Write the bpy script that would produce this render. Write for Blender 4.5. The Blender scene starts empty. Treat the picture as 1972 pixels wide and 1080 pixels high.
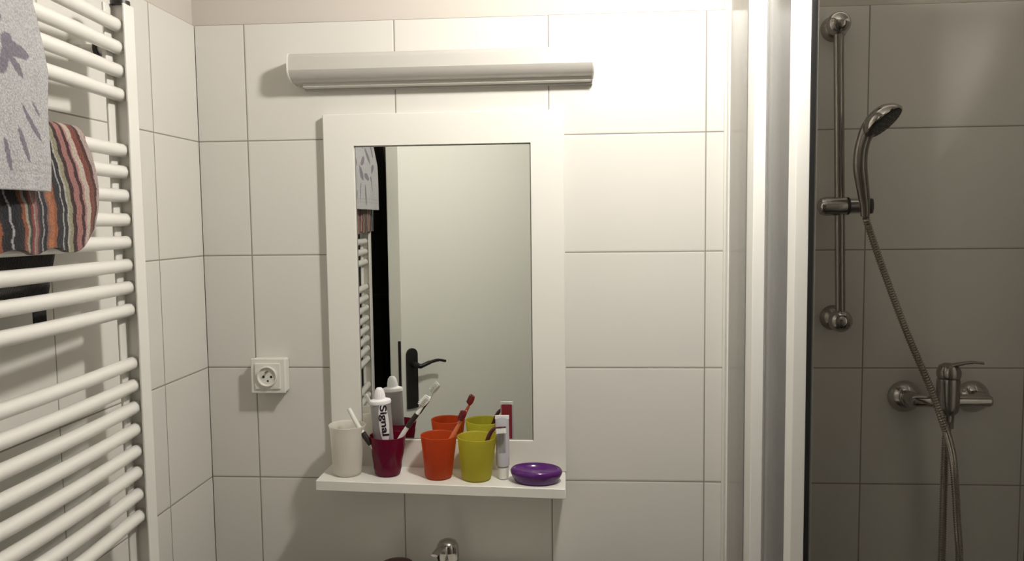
import bpy, bmesh, math, random
from mathutils import Vector, Matrix
random.seed(7)
PI = math.pi
sc = bpy.context.scene
C = sc.collection

# ------------------------------------------------------------ camera, world, light, exposure
CAM = (0.80617, -1.69475, 1.56803)
YAW, PITCH, ROLL, FPX = 0.07113, 0.07496, -0.01214, 1517.11
cd = bpy.data.cameras.new('camera')
cam = bpy.data.objects.new('camera', cd); C.objects.link(cam)
cd.sensor_fit = 'HORIZONTAL'; cd.sensor_width = 36.0
cd.lens = 36.0 * FPX / 1972.0
cd.clip_start = 0.01
fw = Vector((-math.sin(YAW)*math.cos(PITCH), math.cos(YAW)*math.cos(PITCH), -math.sin(PITCH)))
rt = Vector((math.cos(YAW), math.sin(YAW), 0)); up = rt.cross(fw)
r2 = math.cos(ROLL)*rt + math.sin(ROLL)*up
u2 = -math.sin(ROLL)*rt + math.cos(ROLL)*up
m = Matrix((r2, u2, -fw)).transposed().to_4x4(); m.translation = Vector(CAM)
cam.matrix_world = m
sc.camera = cam

w = bpy.data.worlds.new('world'); sc.world = w; w.use_nodes = True
w.node_tree.nodes['Background'].inputs[0].default_value = (0.55, 0.5, 0.45, 1)
w.node_tree.nodes['Background'].inputs[1].default_value = 0.01

sc.view_settings.view_transform = 'Standard'
sc.view_settings.look = 'None'
sc.view_settings.gamma = 1.0
sc.view_settings.use_curve_mapping = False
sc.view_settings.exposure = 0.0
LAMP_POS = (0.965, -0.64, 2.18)
LAMP_R = 0.050
LAMP_E = 360.0
LAMP_C = (1.0, 0.955, 0.885)

# ------------------------------------------------------------ materials
def mat(name, col, rough=0.5, metal=0.0, **k):
    mt = bpy.data.materials.new(name); mt.use_nodes = True
    b = mt.node_tree.nodes['Principled BSDF']
    b.inputs['Base Color'].default_value = (*col, 1)
    b.inputs['Roughness'].default_value = rough
    b.inputs['Metallic'].default_value = metal
    for kk, v in k.items(): b.inputs[kk.replace('_', ' ')].default_value = v
    return mt
def bsdf(mt): return mt.node_tree.nodes['Principled BSDF']
def noise_col(mt, c1, c2, scale, det=4):
    nt = mt.node_tree; tc = nt.nodes.new('ShaderNodeTexCoord')
    n = nt.nodes.new('ShaderNodeTexNoise'); n.inputs['Scale'].default_value = scale; n.inputs['Detail'].default_value = det
    nt.links.new(tc.outputs['Object'], n.inputs['Vector'])
    r = nt.nodes.new('ShaderNodeMix'); r.data_type = 'RGBA'
    r.inputs['A'].default_value = (*c1, 1); r.inputs['B'].default_value = (*c2, 1)
    nt.links.new(n.outputs['Fac'], r.inputs['Factor'])
    nt.links.new(r.outputs['Result'], bsdf(mt).inputs['Base Color'])
def bump(mt, scale, strength, dist=0.001, det=3):
    nt = mt.node_tree; tc = nt.nodes.new('ShaderNodeTexCoord')
    n = nt.nodes.new('ShaderNodeTexNoise'); n.inputs['Scale'].default_value = scale; n.inputs['Detail'].default_value = det
    nt.links.new(tc.outputs['Object'], n.inputs['Vector'])
    b = nt.nodes.new('ShaderNodeBump'); b.inputs['Strength'].default_value = strength; b.inputs['Distance'].default_value = dist
    nt.links.new(n.outputs['Fac'], b.inputs['Height']); nt.links.new(b.outputs['Normal'], bsdf(mt).inputs['Normal'])

TW, TA, TB = 0.3288, 0.1105, 0.1898       # tile width, first seam on the back wall, first seam on the left wall
def tile_mat(name, axis, off, sign, rough=0.3):
    """glazed wall tiles, width TW, height 0.25, thin grey joints"""
    mt = mat(name, (0.74, 0.715, 0.665), rough)
    nt = mt.node_tree; N = nt.nodes; L = nt.links
    def math_(op, a, b=None, c=None):
        n = N.new('ShaderNodeMath'); n.operation = op
        for i, v in enumerate((a, b, c)):
            if v is None: continue
            if isinstance(v, (int, float)): n.inputs[i].default_value = v
            else: L.new(v, n.inputs[i])
        return n.outputs[0]
    tc = N.new('ShaderNodeTexCoord'); sp = N.new('ShaderNodeSeparateXYZ'); L.new(tc.outputs['Object'], sp.inputs[0])
    def dist(src, o, wd, sg=1):
        t = math_('MULTIPLY_ADD', src, sg/wd, -o/wd + 0.5)
        t = math_('FRACT', t); t = math_('SUBTRACT', t, 0.5); t = math_('ABSOLUTE', t)
        return math_('MULTIPLY', t, wd)
    dx = dist(sp.outputs[axis], off, TW, sign)
    dz = dist(sp.outputs['Z'], 0.0, 0.25)
    d = math_('MINIMUM', dx, dz)
    mr = N.new('ShaderNodeMapRange'); mr.interpolation_type = 'SMOOTHSTEP'
    mr.inputs['From Min'].default_value = 0.0008; mr.inputs['From Max'].default_value = 0.0018
    L.new(d, mr.inputs['Value'])
    # broad very faint mottling of the glaze
    no = N.new('ShaderNodeTexNoise'); no.inputs['Scale'].default_value = 3.0; no.inputs['Detail'].default_value = 2
    L.new(tc.outputs['Object'], no.inputs['Vector'])
    gl = N.new('ShaderNodeMix'); gl.data_type = 'RGBA'
    gl.inputs['A'].default_value = (0.665, 0.652, 0.615, 1); gl.inputs['B'].default_value = (0.695, 0.672, 0.622, 1)
    L.new(no.outputs['Fac'], gl.inputs['Factor'])
    mx = N.new('ShaderNodeMix'); mx.data_type = 'RGBA'
    mx.inputs['A'].default_value = (0.27, 0.25, 0.215, 1)
    L.new(mr.outputs[0], mx.inputs['Factor']); L.new(gl.outputs['Result'], mx.inputs['B'])
    L.new(mx.outputs['Result'], bsdf(mt).inputs['Base Color'])
    r = math_('MULTIPLY_ADD', mr.outputs[0], rough - 0.8, 0.8); L.new(r, bsdf(mt).inputs['Roughness'])
    pr = N.new('ShaderNodeMapRange'); pr.interpolation_type = 'SMOOTHSTEP'
    pr.inputs['From Min'].default_value = 0.0004; pr.inputs['From Max'].default_value = 0.0045
    L.new(d, pr.inputs['Value'])
    n2 = N.new('ShaderNodeTexNoise'); n2.inputs['Scale'].default_value = 14.0; n2.inputs['Detail'].default_value = 1
    L.new(tc.outputs['Object'], n2.inputs['Vector'])
    h = math_('MULTIPLY_ADD', n2.outputs['Fac'], 0.25, pr.outputs[0])
    bp = N.new('ShaderNodeBump'); bp.inputs['Strength'].default_value = 0.35; bp.inputs['Distance'].default_value = 0.0014
    L.new(h, bp.inputs['Height']); L.new(bp.outputs['Normal'], bsdf(mt).inputs['Normal'])
    return mt
M = {}
M['tile_back'] = tile_mat('glazed tile back', 'X', TA, 1)
M['tile_left'] = tile_mat('glazed tile left', 'Y', TB, -1)
M['plaster'] = mat('painted plaster', (0.58, 0.535, 0.485), 0.75); bump(M['plaster'], 90, 0.2)
M['ceiling'] = mat('ceiling paint', (0.48, 0.46, 0.43), 0.8); bump(M['ceiling'], 60, 0.2)
M['plaster_dark'] = mat('brown painted plaster', (0.22, 0.20, 0.17), 0.8)
M['floor'] = mat('floor tile', (0.22, 0.19, 0.16), 0.4); noise_col(M['floor'], (0.12, 0.10, 0.08), (0.17, 0.14, 0.12), 12)
M['rad'] = mat('white radiator enamel', (0.74, 0.72, 0.675), 0.28)
M['lacquer'] = mat('white lacquered board', (0.76, 0.745, 0.69), 0.38)
M['plastic_white'] = mat('white plastic', (0.76, 0.74, 0.69), 0.35)
M['diffuser'] = mat('opal diffuser plastic', (0.52, 0.50, 0.465), 0.3)
M['diffuser_low'] = mat('grey ribbed underside', (0.42, 0.40, 0.37), 0.4)
M['dark'] = mat('black plastic', (0.012, 0.011, 0.010), 0.4)
M['rubber'] = mat('black rubber', (0.006, 0.006, 0.006), 0.55)
M['chrome'] = mat('chrome', (0.50, 0.48, 0.45), 0.13, 1.0)
M['chrome_dark'] = mat('worn chrome', (0.34, 0.32, 0.29), 0.22, 1.0)
M['hose'] = mat('hose metal', (0.42, 0.39, 0.34), 0.22, 1.0)
M['alu'] = mat('white powder coated aluminium', (0.78, 0.77, 0.73), 0.3); 
M['silicone'] = mat('silicone bead', (0.62, 0.61, 0.56), 0.5)
M['alu_grey'] = mat('grey aluminium', (0.30, 0.29, 0.27), 0.4, 0.3)
M['mirror'] = mat('mirror silver', (0.86, 0.88, 0.85), 0.005, 1.0)
M['porcelain'] = mat('porcelain', (0.72, 0.70, 0.66), 0.12)
M['door'] = mat('white door paint', (0.72, 0.72, 0.66), 0.4); bump(M['door'], 30, 0.05)
M['steel'] = mat('steel plate', (0.30, 0.28, 0.25), 0.35, 0.8)
M['iron'] = mat('dark bronze', (0.02, 0.018, 0.016), 0.4, 0.4)
M['robe'] = mat('dark wool', (0.010, 0.009, 0.009), 0.95); bump(M['robe'], 250, 0.5, 0.002)
M['maroon'] = mat('dark maroon plastic', (0.03, 0.005, 0.006), 0.35)
M['purple'] = mat('glossy purple plastic', (0.085, 0.012, 0.14), 0.16)
M['ink'] = mat('label ink', (0.015, 0.01, 0.02), 0.5)
M['tube_silver'] = mat('silver laminate tube', (0.36, 0.34, 0.34), 0.32, 0.25)
M['tube_pale'] = mat('pale laminate tube', (0.55, 0.53, 0.57), 0.3, 0.1)
M['label_white'] = mat('white label', (0.85, 0.83, 0.84), 0.4)
M['label_red'] = mat('red label', (0.28, 0.01, 0.025), 0.4)
M['brush_white'] = mat('white brush plastic', (0.82, 0.82, 0.78), 0.25)
M['brush_dark'] = mat('dark brush grip', (0.02, 0.016, 0.014), 0.45)
M['brush_red'] = mat('red brush plastic', (0.30, 0.012, 0.015), 0.3)
M['brush_orange'] = mat('orange brush handle', (0.62, 0.17, 0.07), 0.3)
M['brush_maroon'] = mat('maroon brush plastic', (0.07, 0.012, 0.015), 0.35)
M['bristle'] = mat('bristles', (0.80, 0.80, 0.76), 0.7)
M['bristle_red'] = mat('dark red bristles', (0.20, 0.02, 0.025), 0.7)
def translucent(name, col, tcol, a=0.55, clear=0.12, rough=0.25):
    mt = mat(name, col, rough); nt = mt.node_tree; N = nt.nodes; L = nt.links
    out = N['Material Output']; b = bsdf(mt)
    tr = N.new('ShaderNodeBsdfTranslucent'); tr.inputs[0].default_value = (*tcol, 1)
    tp = N.new('ShaderNodeBsdfTransparent'); tp.inputs[0].default_value = (*tcol, 1)
    m1 = N.new('ShaderNodeMixShader'); m1.inputs[0].default_value = a
    L.new(b.outputs[0], m1.inputs[1]); L.new(tr.outputs[0], m1.inputs[2])
    m2 = N.new('ShaderNodeMixShader'); m2.inputs[0].default_value = clear
    L.new(m1.outputs[0], m2.inputs[1]); L.new(tp.outputs[0], m2.inputs[2])
    L.new(m2.outputs[0], out.inputs['Surface'])
    return mt
M['cup_white'] = translucent('frosted white plastic', (0.86, 0.84, 0.80), (0.93, 0.90, 0.85), 0.5, 0.15, 0.4)
M['cup_magenta'] = translucent('magenta plastic', (0.17, 0.004, 0.035), (0.55, 0.02, 0.12), 0.35, 0.16)
M['cup_orange'] = translucent('orange plastic', (0.50, 0.095, 0.028), (0.92, 0.30, 0.12), 0.5, 0.16)
M['cup_yellow'] = translucent('yellow green plastic', (0.52, 0.47, 0.07), (0.88, 0.85, 0.22), 0.5, 0.16)
def glass(name, tint, refl=1.5, rough=0.0):
    """clear thin pane: tinted straight-through light plus the pane's own reflection"""
    mt = bpy.data.materials.new(name); mt.use_nodes = True; nt = mt.node_tree; N = nt.nodes; L = nt.links
    N.remove(N['Principled BSDF'])
    tp = N.new('ShaderNodeBsdfTransparent'); tp.inputs[0].default_value = (*tint, 1)
    g = N.new('ShaderNodeBsdfGlossy'); g.inputs['Roughness'].default_value = rough
    f = N.new('ShaderNodeFresnel'); f.inputs[0].default_value = refl
    mx = N.new('ShaderNodeMixShader')
    L.new(f.outputs[0], mx.inputs[0]); L.new(tp.outputs[0], mx.inputs[1]); L.new(g.outputs[0], mx.inputs[2])
    L.new(mx.outputs[0], N['Material Output'].inputs['Surface'])
    return mt
M['glass'] = glass('clear shower glass', (0.985, 0.985, 0.98), 1.33)     # two faces per pane
def hazy_pane(name, tint, haze_c1, haze_c2, haze, scale):
    """limescaled clear pane: straight-through light, a thin diffuse film and a blurred reflection"""
    mt = mat(name, haze_c1, 0.25); noise_col(mt, haze_c1, haze_c2, scale, 5); nt = mt.node_tree; N = nt.nodes; L = nt.links
    tp = N.new('ShaderNodeBsdfTransparent'); tp.inputs[0].default_value = (*tint, 1)
    g = N.new('ShaderNodeBsdfGlossy'); g.inputs['Roughness'].default_value = 0.22; g.inputs['Color'].default_value = (*tint, 1)
    f = N.new('ShaderNodeFresnel'); f.inputs[0].default_value = 1.4
    m1 = N.new('ShaderNodeMixShader'); m1.inputs[0].default_value = haze
    L.new(tp.outputs[0], m1.inputs[1]); L.new(bsdf(mt).outputs[0], m1.inputs[2])
    m2 = N.new('ShaderNodeMixShader'); L.new(f.outputs[0], m2.inputs[0]); L.new(m1.outputs[0], m2.inputs[1]); L.new(g.outputs[0], m2.inputs[2])
    L.new(m2.outputs[0], N['Material Output'].inputs['Surface'])
    return mt
M['frost'] = hazy_pane('limescaled pane', (1.0, 0.99, 0.98), (0.66, 0.65, 0.61), (0.76, 0.75, 0.70), 0.18, 9)  # pale haze film puts extra brightness into the pane's colour
M['frost_grey'] = hazy_pane('limescaled grey pane', (0.99, 0.99, 0.99), (0.44, 0.435, 0.44), (0.62, 0.61, 0.62), 0.05, 22)
def cloth_mat(name, bs=900, st=0.8):
    mt = mat(name, (1, 1, 1), 0.95); nt = mt.node_tree
    at = nt.nodes.new('ShaderNodeAttribute'); at.attribute_name = 'Col'
    tc = nt.nodes.new('ShaderNodeTexCoord')
    n = nt.nodes.new('ShaderNodeTexNoise'); n.inputs['Scale'].default_value = bs*0.45; n.inputs['Detail'].default_value = 3
    nt.links.new(tc.outputs['Object'], n.inputs['Vector'])
    mr = nt.nodes.new('ShaderNodeMapRange'); mr.inputs['To Min'].default_value = 0.72; mr.inputs['To Max'].default_value = 1.25
    mr.inputs['From Min'].default_value = 0.3; mr.inputs['From Max'].default_value = 0.7
    nt.links.new(n.outputs['Fac'], mr.inputs['Value'])
    vm = nt.nodes.new('ShaderNodeVectorMath'); vm.operation = 'SCALE'
    nt.links.new(at.outputs['Color'], vm.inputs[0]); nt.links.new(mr.outputs[0], vm.inputs['Scale'])
    nt.links.new(vm.outputs[0], bsdf(mt).inputs['Base Color'])
    b = nt.nodes.new('ShaderNodeBump'); b.inputs['Strength'].default_value = st; b.inputs['Distance'].default_value = 0.002
    nt.links.new(n.outputs['Fac'], b.inputs['Height']); nt.links.new(b.outputs['Normal'], bsdf(mt).inputs['Normal'])
    bsdf(mt).inputs['Sheen Weight'].default_value = 0.2
    return mt
M['terry'] = cloth_mat('terry cloth')
lm_ = bpy.data.materials.new('lamp glow'); lm_.use_nodes = True
e_ = lm_.node_tree.nodes.new('ShaderNodeEmission'); e_.inputs[0].default_value = (*LAMP_C, 1); e_.inputs[1].default_value = LAMP_E
lm_.node_tree.links.new(e_.outputs[0], lm_.node_tree.nodes['Material Output'].inputs['Surface'])
M['glow'] = lm_

# ------------------------------------------------------------ helpers
def obj(name, bm, material, parent=None, smooth=True, ang=35):
    me = bpy.data.meshes.new(name)
    bmesh.ops.recalc_face_normals(bm, faces=bm.faces)
    bm.to_mesh(me); bm.free()
    for mm in (material if isinstance(material, (list, tuple)) else [material]): me.materials.append(mm)
    if smooth:
        me.shade_smooth(); me.set_sharp_from_angle(angle=math.radians(ang))
    o = bpy.data.objects.new(name, me); C.objects.link(o)
    if smooth and len(me.polygons) < 400:
        wn = o.modifiers.new('normals', 'WEIGHTED_NORMAL'); wn.keep_sharp = True
    if parent:
        o.parent = parent
        o.matrix_parent_inverse = Matrix.Translation(parent.location).inverted() if parent.type == 'EMPTY' else Matrix.Identity(4)
    return o
def tag(o, label, cat, group=None):
    o['label'] = label; o['category'] = cat
    if group: o['group'] = group
    return o
def thing(name, label, cat, loc=(0, 0, 0), group=None):
    o = bpy.data.objects.new(name, None); C.objects.link(o); o.location = loc; o.empty_display_size = 0.05
    return tag(o, label, cat, group)
def struct(o): o['kind'] = 'structure'; return o
def box(bm, lo, hi, bev=0.0, seg=2):
    lo = Vector(lo); hi = Vector(hi)
    r = bmesh.ops.create_cube(bm, size=1)
    vs = r['verts']
    for v in vs: v.co = Vector([(lo[i]+hi[i])/2 + v.co[i]*(hi[i]-lo[i]) for i in range(3)])
    if bev > 0:
        es = list({e for v in vs for e in v.link_edges})
        bmesh.ops.bevel(bm, geom=es, offset=bev, segments=seg, profile=0.5, affect='EDGES')
    return bm
def frame_of(d):
    d = d.normalized(); a = Vector((0, 0, 1)) if abs(d.z) < 0.9 else Vector((1, 0, 0))
    x = d.cross(a).normalized(); return x, d.cross(x).normalized()
def tube(bm, pts, rad, seg=16, caps=True, flat=None):
    """swept tube; rad float or list; parallel-transported frame; flat=(a,b) scales the two axes"""
    pts = [Vector(p) for p in pts]; n = len(pts)
    R = rad if isinstance(rad, (list, tuple)) else [rad]*n
    x, y = frame_of(pts[1]-pts[0]); rings = []
    prev = (pts[1]-pts[0]).normalized()
    for i, p in enumerate(pts):
        d = (pts[min(i+1, n-1)]-pts[max(i-1, 0)]).normalized()
        q = prev.rotation_difference(d); x = q @ x; y = q @ y; prev = d
        fa, fb = flat if flat else (1, 1)
        rings.append([bm.verts.new(p + R[i]*(fa*math.cos(2*PI*k/seg)*x + fb*math.sin(2*PI*k/seg)*y)) for k in range(seg)])
    for i in range(n-1):
        for k in range(seg):
            bm.faces.new((rings[i][k], rings[i][(k+1) % seg], rings[i+1][(k+1) % seg], rings[i+1][k]))
    if caps: bm.faces.new(rings[0]); bm.faces.new(rings[-1][::-1])
    return bm
def lathe(bm, prof, c=(0, 0, 0), axis=(0, 0, 1), seg=40, sx=1.0, sy=1.0, closed_profile=False):
    """prof: list of (r, h) along axis; r=0 ends close"""
    c = Vector(c); a = Vector(axis).normalized()
    x, y = (Vector((1, 0, 0)), Vector((0, 1, 0))) if abs(a.z) > 0.999 else frame_of(a)
    rings = []
    for r, h in prof:
        if r < 1e-7: rings.append([bm.verts.new(c + a*h)])
        else: rings.append([bm.verts.new(c + a*h + r*(sx*math.cos(2*PI*k/seg)*x + sy*math.sin(2*PI*k/seg)*y)) for k in range(seg)])
    pairs = list(zip(rings, rings[1:]))
    if closed_profile: pairs.append((rings[-1], rings[0]))
    for A, B in pairs:
        for k in range(seg):
            k2 = (k+1) % seg
            if len(A) == 1 and len(B) == 1: continue
            if len(A) == 1: bm.faces.new((A[0], B[k], B[k2]))
            elif len(B) == 1: bm.faces.new((A[k], A[k2], B[0]))
            else: bm.faces.new((A[k], A[k2], B[k2], B[k]))
    return bm
def catmull(P, n=12):
    P = [Vector(p) for p in P]; Q = [P[0]*2-P[1]] + P + [P[-1]*2-P[-2]]; out = []
    for i in range(1, len(Q)-2):
        a, b, c, d = Q[i-1:i+3]
        for k in range(n):
            t = k/n
            out.append(0.5*((2*b) + (c-a)*t + (2*a-5*b+4*c-d)*t*t + (3*b-a-3*c+d)*t**3))
    out.append(P[-1]); return out
def prism(bm, poly, x0, x1):
    """poly of (y,z) extruded along x"""
    A = [bm.verts.new((x0, y, z)) for y, z in poly]; B = [bm.verts.new((x1, y, z)) for y, z in poly]
    bm.faces.new(A); bm.faces.new(B[::-1]); n = len(poly)
    for i in range(n): bm.faces.new((A[i], B[i], B[(i+1) % n], A[(i+1) % n]))
    return bm
NB = bmesh.new

# ------------------------------------------------------------ the room
XR, YF, HC = 1.95, -1.72, 2.30
o = struct(obj('floor', box(NB(), (-0.1, YF-1.2, -0.1), (XR+0.1, 0.1, 0)), M['floor']))
o = struct(obj('ceiling', box(NB(), (-0.1, YF-1.2, HC), (XR+0.1, 0.1, HC+0.1)), M['ceiling']))
wb = struct(obj('wall_back', box(NB(), (-0.1, 0.008, 0), (XR+0.1, 0.1, HC)), M['plaster']))
obj('tile_cladding', box(NB(), (0, 0.0, 0), (XR, 0.009, 2.0), 0.0012, 1), M['tile_back'], wb)
wl = struct(obj('wall_left', box(NB(), (-0.1, YF, 0), (-0.008, 0.008, HC)), M['plaster']))
obj('tile_cladding', box(NB(), (-0.009, YF, 0), (0.0, 0.0, 2.0), 0.0012, 1), M['tile_left'], wl)
wr = struct(obj('wall_right', box(NB(), (XR+0.008, YF, 0), (XR+0.1, 0.008, HC)), M['plaster']))
obj('tile_cladding', box(NB(), (XR, YF, 0), (XR+0.009, 0.0, 2.0), 0.0012, 1), M['tile_left'], wr)
bm = NB(); DX0, DX1, DH = 0.70, 1.45, 2.03
box(bm, (-0.1, YF-0.12, 0), (DX0, YF, HC)); box(bm, (DX1, YF-0.12, 0), (XR+0.1, YF, HC)); box(bm, (DX0, YF-0.12, DH), (DX1, YF, HC))
struct(obj('wall_front', bm, M['plaster_dark']))
bm = NB()
box(bm, (-0.1, YF-1.2, 0), (XR+0.1, YF-1.1, HC)); 
struct(obj('wall_hallway', bm, M['plaster_dark']))

# door leaf standing open into the room; only the mirror shows it
E0 = Vector((0.187, -1.15)); th = math.radians(46); ex = Vector((math.cos(th), -math.sin(th)))   # along the leaf, free edge to hinge
nz = Vector((math.sin(th), math.cos(th)))                                                    # face that looks at the mirror
door = thing('door_1', '', ''); del door['label']; del door['category']; struct(door)
def door_mat4():
    mm = Matrix.Identity(4)
    mm.col[0] = (ex.x, ex.y, 0, 0); mm.col[1] = (nz.x, nz.y, 0, 0); mm.col[2] = (0, 0, 1, 0); mm.col[3] = (E0.x, E0.y, 0, 1)
    return mm
DM = door_mat4()
def dpart(name, bm, material):
    bmesh.ops.transform(bm, matrix=DM, verts=bm.verts); return obj(name, bm, material, door)
bm = NB(); box(bm, (0.0, -0.050, 0.01), (0.70, -0.035, 1.99), 0.001, 1)
pl = [(-0.013, -0.036), (0.70, -0.036), (0.70, 0.0), (0.014, 0.0), (0.0125, -0.002), (-0.013, -0.033)]
A = [bm.verts.new((x, y, 0.01)) for x, y in pl]; B = [bm.verts.new((x, y, 2.0)) for x, y in pl]
bm.faces.new(A[::-1]); bm.faces.new(B)
for i in range(len(pl)): bm.faces.new((A[i], B[i], B[(i+1) % len(pl)], A[(i+1) % len(pl)]))
dpart('door_leaf', bm, M['door'])
bm = NB(); 
A = [bm.verts.new((x, y, z)) for x, y, z in ((0.0055, -0.0105, 0.93), (0.0120, -0.0026, 0.93), (0.0120, -0.0026, 1.135), (0.0055, -0.0105, 1.135))]; B = [bm.verts.new(v.co + Vector((-.0006, .0008, 0))) for v in A]
bm.faces.new(A); bm.faces.new(B[::-1])
for i in range(4): bm.faces.new((A[i], B[i], B[(i+1) % 4], A[(i+1) % 4]))
dpart('latch_plate', bm, M['iron'])
bm = NB(); tube(bm, [(-0.010, -0.0430, 1.075), (0.002, -0.0430, 1.075)], 0.005, 12); dpart('latch_bolt', bm, M['iron'])
bm = NB()
pl = [(0.055+0.024*math.cos(a), 1.105-0.024+0.024*math.sin(a)) for a in [PI*k/12 for k in range(13)]] + [(0.055-0.024+0.0*k, 0.88) for k in range(1)] + [(0.055+0.024, 0.88)]
A = [bm.verts.new((x, 0.0, z)) for x, z in pl]; B = [bm.verts.new((x, 0.008, z)) for x, z in pl]
bm.faces.new(A); bm.faces.new(B[::-1])
for i in range(len(pl)): bm.faces.new((A[i], B[i], B[(i+1) % len(pl)], A[(i+1) % len(pl)]))
dpart('handle_plate', bm, M['iron'])
bm = NB(); tube(bm, catmull([(0.055, 0.008, 1.045), (0.055, 0.04, 1.045), (0.065, 0.05, 1.043), (0.10, 0.052, 1.052), (0.14, 0.052, 1.056), (0.175, 0.05, 1.048)], 8),
     [0.011]*9+[0.009]*8+[0.0075]*8+[0.006]*8+[0.005]*8, 12)
dpart('lever', bm, M['iron'])

# ------------------------------------------------------------ towel radiator on the left wall
rad = thing('towel_radiator', 'white enamelled ladder towel radiator with curved horizontal bars on the left wall', 'radiator', (0.08, -0.76, 0.75))
YN, YFa = -0.45, -1.105
for y0, y1 in ((YN, YN+0.030), (YFa-0.030, YFa)):
    bm = NB(); near = y0 < -0.8; q = (lambda d: y1-d) if near else (lambda d: y0+d)      # q(d): depth measured from the side the bars enter
    def bb(x0, x1, d0, d1, bv): a_, b_ = sorted((q(d0), q(d1))); box(bm, (x0, a_, 0.78), (x1, b_, 1.925), bv, 3)
    bb(0.0700, 0.0970, 0.012, 0.0290, 0.001); bb(0.0955, 0.0995, 0.0, 0.030, 0.0015); bb(0.0685, 0.0735, -0.012, 0.020, 0.0022)
    obj('upright', bm, M['rad'], rad)
for y0 in (YN, YFa-0.030):
    bm = NB(); tube(bm, [(0.0848, y0+0.015, 1.924), (0.0848, y0+0.015, 1.931)], 0.0150, 20); c = obj('end_cap', bm, M['dark'], rad); c['label'] = 'black plastic end cap'
ZB = [1.8914, 1.8558, 1.8186, 1.7804, 1.6907, 1.6557, 1.6173, 1.5781, 1.5413, 1.5036, 1.4667, 1.4297,
      1.3402, 1.3027, 1.2653, 1.2284, 1.1913, 1.1549, 1.1176, 1.0797, 0.985, 0.948, 0.911, 0.874, 0.837]
RB = 0.0108
def bar_x(y): t = (y-YN)/(YFa-YN); return 0.0815 + 0.0205*math.sin(PI*min(max(t, 0), 1))
for z in ZB:
    bm = NB(); n = 28
    tube(bm, [(bar_x(YN+0.01+(YFa-YN-0.02)*k/n), YN+0.0125+(YFa-YN-0.025)*k/n, z) for k in range(n+1)], RB, 18)
    obj('bar', bm, M['rad'], rad)
for y, z in ((-0.433, 1.857), (-1.118, 1.857), (-0.433, 0.90), (-1.118, 0.90)):
    bm = NB(); tube(bm, [(0.0005, y, z), (0.010, y, z)], 0.017, 20); tube(bm, [(0.008, y, z), (0.070, y, z)], 0.008, 14)
    tube(bm, [(0.060, y, z-0.019), (0.060, y, z+0.019)], 0.0100, 14); o = obj('wall_bracket', bm, M['rad'], rad)
    bm = NB(); tube(bm, [(0.040, y, z), (0.046, y, z)], 0.0125, 18); obj('bracket_ring', bm, M['dark'], o)

# ------------------------------------------------------------ cloths on the radiator
def drape(name, zbar, xf, xb, zf, zb, y0, y1, colfn, ny=150, ns=200, thick=0.005, rip=0.004, seed=0, parent=None, bottom=None, edge=None, xbar=0.098, rr=0.015):
    """sheet folded over a bar: front tail down to zf at x=xf, back tail down to zb at x=xb; y0 (far) to y1 (near)"""
    rnd = random.Random(seed); ph = [rnd.uniform(0, 6.28) for _ in range(6)]
    path = []
    L1 = zbar - zf; L2 = zbar - zb; arc = PI*rr; tot = L1+arc+L2
    me = bpy.data.meshes.new(name); V = []; cols = []; F = []
    for i in range(ns+1):
        s = tot*i/ns
        for j in range(ny+1):
            v = j/ny; y = y0+(y1-y0)*v
            if s <= L1:                       # front tail, s=0 is the hem
                t = s/L1; zf2 = zf + (bottom(v) if bottom else 0)
                z = zf2 + (zbar-zf2)*t; x = xbar+rr + (xf-xbar-rr)*min(1, (1-t)*2.2)**0.8
                w_ = (1-t)
            elif s <= L1+arc:
                a = (s-L1)/rr; z = zbar + rr*math.sin(a); x = xbar + rr*math.cos(a); w_ = 0
            else:
                t = (s-L1-arc)/max(L2, 1e-6); z = zbar - (zbar-zb)*t; x = xbar-rr + (xb-xbar+rr)*t; w_ = 0.5*t
            x += w_*rip*(math.sin(v*13+ph[0]) + 0.6*math.sin(v*27+ph[1]+2*s*6) + 0.4*math.sin(v*47+ph[2]))
            yy = y + (edge(v, s, L1) if edge else 0) + w_*0.003*math.sin(s*40+ph[3])
            V.append((x, yy, z)); cols.append(colfn(s, v, yy, z, s <= L1+arc*0.6))
    for i in range(ns):
        for j in range(ny):
            a = i*(ny+1)+j; F.append((a, a+1, a+ny+2, a+ny+1))
    me.from_pydata(V, [], F)
    at = me.color_attributes.new('Col', 'FLOAT_COLOR', 'POINT')
    for i, c in enumerate(cols): at.data[i].color = (*c, 1)
    me.materials.append(M['terry']); me.shade_smooth()
    o = bpy.data.objects.new(name, me); C.objects.link(o)
    sm = o.modifiers.new('solid', 'SOLIDIFY'); sm.thickness = thick; sm.offset = 0
    if parent: o.parent = parent
    return o
def ell(y, z, cy, cz, a, b, ang):
    c, s = math.cos(ang), math.sin(ang); u = (y-cy)*c+(z-cz)*s; v = -(y-cy)*s+(z-cz)*c
    return (u/a)**2+(v/b)**2
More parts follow.
